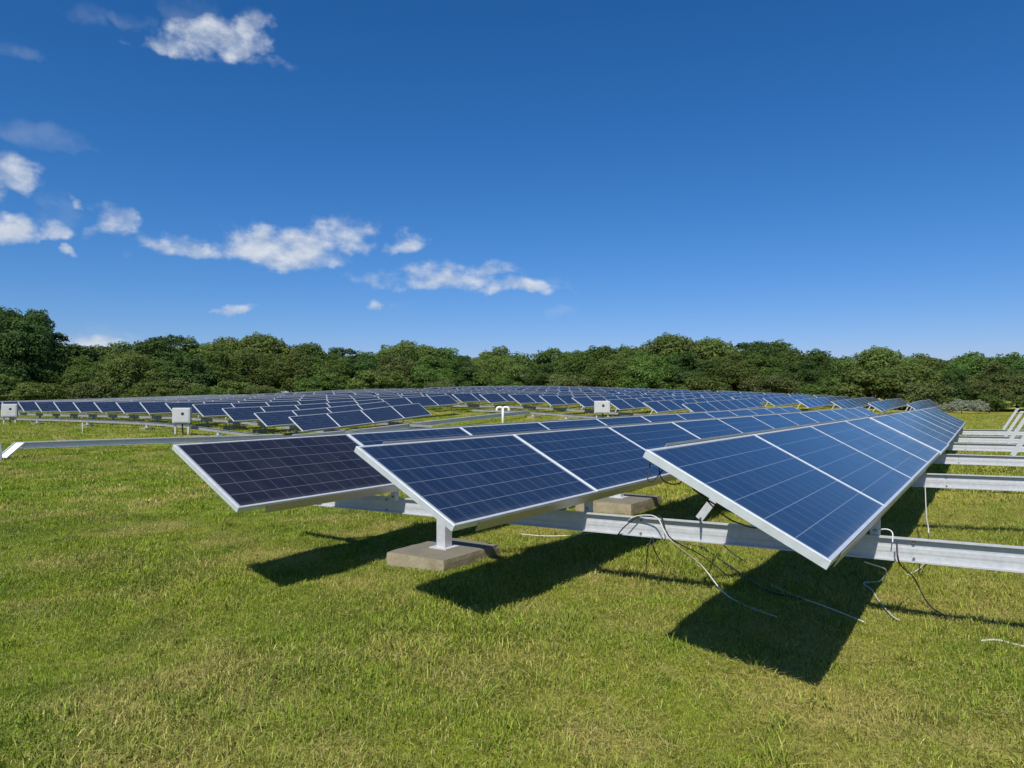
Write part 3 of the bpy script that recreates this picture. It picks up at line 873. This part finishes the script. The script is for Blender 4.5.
def tree_proto(seed, hgt, wid, base, mat, nclump, nper, leaf, dome=1.0):
    """crown and trunk meshes of one tree kind, hgt metres tall"""
    g = random.Random(seed); cl = []; ch = (hgt - base)
    for i in range(nclump):
        while True:
            d = Vector((g.gauss(0, 1), g.gauss(0, 1), g.gauss(0, 1))).normalized()
            if d.z > -.8: break
        k = g.uniform(.55, .88) if i > nclump * .25 else g.uniform(.1, .45)
        zc = base + ch * .46
        c = (d.x * k * wid / 2, d.y * k * wid / 2, zc + d.z * k * ch * (.52 if d.z > 0 else .44) * dome)
        if d.z < 0:
            e = Vector((d.x, d.y)).normalized(); c = (e.x * k * wid / 2, e.y * k * wid / 2, c[2])
        cl.append((c, g.uniform(.13, .27) * wid * (.75 if d.z > .6 else 1)))
    me = leaf_cloud(seed, cl, nper, leaf); me.materials.append(LEAF[mat])
    t = MB(); tip = Vector((g.uniform(-.3, .3), g.uniform(-.3, .3), base + ch * .55))
    r0 = hgt * .026
    t.tube(crom([(0, 0, -.4), (.08, .05, base * .6 + .2), tuple(Vector((0, 0, base)).lerp(tip, .5)), tuple(tip)], 4), lambda k: r0 * (1 - .7 * k), 8)
    trunk = t.me('trunk', [M['bark']], True)
    limbs = []
    for i in range(4):
        c = Vector(cl[int(len(cl) * (.3 + .17 * i))][0]); s = Vector((0, 0, base + ch * (.08 + .08 * i)))
        l = MB(); l.tube(crom([tuple(s), tuple(s.lerp(c, .5) + Vector((0, 0, .2))), tuple(c)], 4), lambda k: r0 * .5 * (1 - .75 * k), 6)
        limbs.append(l.me('limb', [M['bark']], True))
    return me, trunk, limbs, hgt


PROTO = {
    'round': [tree_proto(101, 8.5, 8.8, .5, 0, 44, 480, .12), tree_proto(102, 8.5, 7.8, .5, 0, 44, 500, .12), tree_proto(108, 8.5, 8.4, .5, 2, 44, 480, .12)],
    'dark': [tree_proto(103, 9, 7.4, .5, 1, 46, 490, .12), tree_proto(104, 9, 8.2, .5, 1, 46, 480, .12)],
    'olive': [tree_proto(105, 7.5, 8.0, .2, 2, 42, 480, .115), tree_proto(106, 7.5, 7.0, .2, 4, 42, 490, .115)],
    'thin': [tree_proto(107, 8.5, 7.2, 1.8, 0, 26, 105, .14)],
    'big': [tree_proto(109, 11.5, 12.5, .8, 1, 84, 480, .13)],
    'shrub': [tree_proto(110, 3.4, 4.6, .1, 0, 26, 620, .10), tree_proto(111, 3.2, 4.8, .1, 2, 26, 620, .10), tree_proto(113, 3.2, 4.4, .1, 4, 26, 620, .10)],
    'pale': [tree_proto(112, 2.2, 4.6, .1, 3, 24, 620, .09)],
}


def place_tree(kind, vi, px, ytop, Yd, label, cat='tree', group='trees along the far edge of the field', wide=1.0, sink=0.0):
    me, trunk, limbs, h0 = PROTO[kind][vi % len(PROTO[kind])]
    x = (px - 512) / F_PX * Yd; z0 = G(x, Yd) - sink
    h = CAMH + (398.1 - ytop) / F_PX * Yd - z0
    s = h / h0 / 1.02
    root = empty('shrub' if cat == 'shrub' else 'tree', (x, Yd, z0), random.uniform(0, 6.28))
    root.scale = (s * wide, s * wide, s)
    tag(root, label, cat, group)
    link('foliage' if cat == 'shrub' else 'crown', me, root)
    tr = link('trunk' if cat != 'shrub' else 'stem', trunk, root)
    if cat != 'shrub':
        for l in limbs: link('limb', l, tr)


look = {'round': 'round-topped mid-green', 'dark': 'dark-green dense', 'olive': 'olive-green broad', 'thin': 'thin airy', 'big': 'tall dark spreading'}
sky = [  # px, top, distance, kind, variant: the trees that make the skyline, from the left
    (8, 302, 78, 'big', 0), (52, 326, 82, 'dark', 0), (-62, 330, 84, 'round', 1), (84, 352, 92, 'round', 0), (118, 342, 88, 'olive', 0), (158, 330, 84, 'dark', 0), (196, 338, 92, 'round', 2), (232, 337, 96, 'olive', 0),
    (266, 333, 97, 'round', 2), (304, 341, 98, 'round', 1), (346, 344, 97, 'dark', 0), (376, 349, 101, 'round', 0), (412, 340, 99, 'olive', 0), (436, 344, 102, 'round', 1), (468, 352, 101, 'dark', 1), (494, 347, 102, 'round', 2),
    (528, 348, 104, 'thin', 0), (562, 347, 102, 'round', 0), (600, 344, 101, 'round', 0), (634, 344, 103, 'round', 1), (676, 333, 99, 'round', 2), (716, 337, 101, 'round', 2), (746, 337, 100, 'dark', 0), (768, 339, 103, 'round', 1),
    (798, 347, 98, 'round', 0), (830, 354, 98, 'round', 1), (884, 346, 84, 'round', 2), (848, 356, 92, 'dark', 1), (926, 353, 88, 'olive', 0), (948, 356, 90, 'dark', 0), (984, 350, 82, 'round', 0), (1018, 352, 80, 'dark', 1), (1060, 352, 80, 'olive', 0), (1096, 350, 84, 'round', 2)]
for i, (px, yt, Yd, kd, vi) in enumerate(sky):
    place_tree(kd, vi, px, yt, Yd, f'{look[kd]} tree on the skyline, {ordn[i]} from the left', wide=1.2 if kd != 'big' else .82)
mid_row = [  # lower trees in front of them
    (66, 358, 80, 'round', 1), (100, 360, 80, 'round', 0), (138, 356, 78, 'olive', 0), (176, 352, 80, 'dark', 1), (216, 356, 84, 'round', 1), (252, 354, 88, 'olive', 0), (290, 356, 90, 'round', 2), (326, 358, 91, 'round', 0), (362, 361, 92, 'dark', 0),
    (398, 360, 93, 'olive', 1), (432, 360, 94, 'round', 1), (466, 364, 94, 'dark', 0), (500, 361, 94, 'olive', 0), (545, 366, 96, 'dark', 1), (580, 360, 94, 'round', 1), (616, 360, 94, 'olive', 0), (652, 356, 93, 'round', 0), (690, 354, 92, 'dark', 0), (728, 358, 92, 'round', 2),
    (762, 358, 92, 'round', 1), (798, 362, 90, 'dark', 1), (910, 368, 78, 'olive', 0), (850, 376, 80, 'olive', 1), (955, 372, 77, 'dark', 0), (996, 368, 74, 'olive', 1), (1034, 366, 74, 'dark', 1)]
for i, (px, yt, Yd, kd, vi) in enumerate(mid_row):
    place_tree(kd, vi, px, yt - 6, Yd, f'{look[kd]} lower tree in front of the skyline trees, {ordn[i]} from the left', group='lower trees before the skyline trees', wide=1.15)
shr = [(-6, 380, 70), (40, 378, 70), (92, 382, 72), (122, 382, 76), (150, 383, 73), (184, 382, 78), (205, 383, 76), (230, 381, 80), (262, 380, 80), (320, 376, 84), (378, 374, 86), (440, 376, 88), (505, 378, 90), (532, 374, 97), (570, 376, 90), (640, 372, 88), (705, 372, 86), (770, 374, 84), (826, 374, 78), (872, 372, 76), (925, 386, 72), (990, 392, 68), (1040, 390, 66)]
for i, (px, yt, Yd) in enumerate(shr):
    place_tree('shrub', i, px, yt + (-5, 3, -1, 4, -3)[i % 5], Yd, f'{("mid-green", "yellow-green", "dull olive")[i % 3]} shrub below the tree line, {ordn[i]} from the left', 'shrub', 'shrubs below the tree line', wide=1.25)
for i, (px, yt, Yd, lab) in enumerate([(962, 401, 66, 'pale grey-white flowering shrub at the far end of the nearest panel row'), (938, 404, 70, 'smaller pale shrub left of the grey-white flowering one')]):
    place_tree('pale', 0, px, yt, Yd, lab, 'shrub', 'pale shrubs', wide=1.5 if i == 0 else 1.2)

# ------------------------------------------------------------------ light, sky, clouds
SUN_AZ, SUN_EL = 18.0 + 180, 52.0
sd = Vector((math.sin(R(SUN_AZ)) * math.cos(R(SUN_EL)), math.cos(R(SUN_AZ)) * math.cos(R(SUN_EL)), math.sin(R(SUN_EL))))
sl = bpy.data.lights.new('sun', 'SUN'); sl.energy = 5.0; sl.angle = R(.53); sl.color = (1, .955, .88)
so = bpy.data.objects.new('sun', sl); C.objects.link(so); so.location = sd * 50
so.rotation_euler = (-sd).to_track_quat('-Z', 'Y').to_euler()

wd = bpy.data.worlds.new('World'); S.world = wd; wd.use_nodes = True
t = NT(wd.node_tree); bg = wd.node_tree.nodes['Background']
sk = t.N('ShaderNodeTexSky'); sk.sky_type = 'NISHITA'; sk.sun_disc = False
sk.sun_elevation = R(SUN_EL); sk.sun_rotation = R(SUN_AZ); sk.altitude = 0; sk.air_density = 1.0; sk.dust_density = .3; sk.ozone_density = 2.5
hs = t.N('ShaderNodeHueSaturation'); hs.inputs['Saturation'].default_value = 1.12; hs.inputs['Value'].default_value = 1
t.l.new(sk.outputs[0], hs.inputs['Color'])
skyc0 = t.mix(1.0, hs.outputs[0], (.44, .68, .98), 'MULTIPLY')
sc_ = t.N('ShaderNodeSeparateColor'); t.l.new(skyc0, sc_.inputs[0]); cc_ = t.N('ShaderNodeCombineColor')
t.l.new(t.math('MULTIPLY', t.math('POWER', t.math('MULTIPLY', sc_.outputs[0], .11), 1.45), 2.15 / .11), cc_.inputs[0])
t.l.new(t.math('MULTIPLY', sc_.outputs[1], .93), cc_.inputs[1]); t.l.new(t.math('MULTIPLY', sc_.outputs[2], 1.0), cc_.inputs[2])
skyc = cc_.outputs[0]
gen = t.N('ShaderNodeTexCoord').outputs['Generated']
sp = t.N('ShaderNodeSeparateXYZ'); t.l.new(gen, sp.inputs[0])
az = t.math('ARCTAN2', sp.outputs[0], sp.outputs[1]); el = t.math('ARCSINE', sp.outputs[2])
# clumps of cloud: bearing and height above the horizon in photo pixels, half width, half height, strength
clouds = [(218, 38, 44, 20, 1.0), (172, 44, 40, 10, .8), (212, 26, 24, 14, .8), (246, 34, 20, 18, .8), (262, 62, 20, 6, .3),
          (12, 178, 32, 20, 1.0), (12, 230, 30, 14, 1.0), (52, 232, 14, 10, .7), (64, 253, 10, 8, .85), (72, 206, 8, 9, .6), (108, 226, 24, 18, .9), (120, 218, 14, 10, .6), (-40, 200, 40, 30, 1),
          (180, 247, 40, 11, .85), (168, 244, 22, 10, .6), (282, 250, 56, 20, 1.0), (340, 238, 32, 22, 1.0), (262, 238, 30, 16, .9), (300, 262, 40, 10, .8), (404, 247, 20, 12, .7), (395, 280, 36, 8, .6), (440, 280, 52, 12, .9), (470, 270, 44, 7, .6), (520, 287, 40, 9, .95), (375, 303, 13, 6, .95),
          (231, 310, 20, 6, .95), (90, 348, 30, 10, .7), (78, 342, 12, 8, .6)]
faint = [(185, 6, 40, 14), (80, 12, 16, 12), (120, 16, 30, 6), (40, 136, 50, 12), (60, 146, 40, 8), (561, 311, 12, 6), (556, 281, 12, 6), (405, 303, 8, 5), (140, 342, 26, 10), (100, 345, 40, 16), (56, 215, 18, 24), (10, 48, 20, 10), (125, 257, 10, 5)]
w0 = t.N('ShaderNodeCombineXYZ'); t.l.new(az, w0.inputs[0]); t.l.new(el, w0.inputs[1])
wn_ = t.N('ShaderNodeTexNoise'); wn_.inputs['Scale'].default_value = 26; wn_.inputs['Detail'].default_value = 4; t.l.new(w0.outputs[0], wn_.inputs['Vector'])
ws = t.N('ShaderNodeSeparateColor'); t.l.new(wn_.outputs['Color'], ws.inputs[0])
azw = t.math('ADD', az, t.math('MULTIPLY', t.math('SUBTRACT', ws.outputs[0], .5), .075))
elw = t.math('ADD', el, t.math('MULTIPLY', t.math('SUBTRACT', ws.outputs[1], .5), .036))


def cloud_field(lst):
    acc = None
    for (px, py, hw, hh, stg) in lst:
        a0 = math.atan((px - 512) / F_PX); e0 = math.atan((398.1 - py) / F_PX * math.cos(a0))
        da = hw / F_PX * math.cos(a0) ** 2 * 1.2; de = hh / F_PX * math.cos(a0) * 1.25
        ux = t.math('DIVIDE', t.math('SUBTRACT', azw, a0), da); uy = t.math('DIVIDE', t.math('SUBTRACT', elw, e0), de)
        uy = t.math('MAXIMUM', uy, t.math('MULTIPLY', uy, -1.45))          # flatter below than above
        dd = t.math('ADD', t.math('MULTIPLY', ux, ux), t.math('MULTIPLY', uy, uy))
        mk = t.math('MULTIPLY', t.math('SUBTRACT', 1.0, dd), stg)
        acc = mk if acc is None else t.math('MAXIMUM', acc, mk)
    return acc


acc = cloud_field(clouds); accf = cloud_field([(*c, 1.0) for c in faint])
cv = t.N('ShaderNodeCombineXYZ'); t.l.new(az, cv.inputs[0]); t.l.new(t.math('MULTIPLY', el, 1.45), cv.inputs[1])
n1 = t.noise(cv.outputs[0], 24, 9, .56); n2 = t.noise(cv.outputs[0], 7, 4, .5)
den = t.math('ADD', t.math('MULTIPLY', acc, .85), t.math('ADD', t.math('MULTIPLY', t.math('SUBTRACT', n1, .5), 2.1), t.math('MULTIPLY', t.math('SUBTRACT', n2, .5), .9)))
nz = t.math('ADD', t.math('MULTIPLY', t.math('SUBTRACT', n1, .5), 2.1), t.math('MULTIPLY', t.math('SUBTRACT', n2, .5), .9))
cov = t.math('MULTIPLY', t.ramp(den, -.1, 1.1, 0, .93, 'SMOOTHSTEP'), t.ramp(acc, -.5, .3, 0, 1))
denf = t.math('ADD', t.math('MULTIPLY', accf, .8), nz)
covf = t.math('MULTIPLY', t.ramp(denf, -.1, 1.6, 0, .16, 'SMOOTHSTEP'), t.ramp(accf, -.5, .4, 0, 1))
cov = t.math('MAXIMUM', cov, covf)
off = t.N('ShaderNodeVectorMath'); off.operation = 'ADD'; t.l.new(cv.outputs[0], off.inputs[0]); off.inputs[1].default_value = (.005, .024, 0)
n3 = t.noise(off.outputs[0], 24, 9, .56)
shade = t.ramp(t.math('SUBTRACT', n1, n3), -.16, .16, .0, 1.0)
ccol = t.mix(shade, (4.3, 5.0, 6.1), (6.4, 6.8, 7.4))
t.l.new(t.mix(cov, skyc, ccol), bg.inputs[0])
bg.inputs[1].default_value = .11

# ------------------------------------------------------------------ camera and picture
cam = bpy.data.cameras.new('camera'); co = bpy.data.objects.new('camera', cam); C.objects.link(co)
co.location = (0, 0, CAMH); co.rotation_euler = (R(90 + PITCH), 0, 0)
cam.sensor_width = 36; cam.lens = F_PX / 1024 * 36; cam.clip_start = .05; cam.clip_end = 4000
S.camera = co
S.view_settings.view_transform = 'Standard'; S.view_settings.look = 'None'; S.view_settings.exposure = 0; S.view_settings.gamma = 1
S.view_settings.use_curve_mapping = False
S.cycles.max_bounces = 4; S.cycles.diffuse_bounces = 2; S.cycles.glossy_bounces = 3; S.cycles.transmission_bounces = 2; S.cycles.use_denoising = True
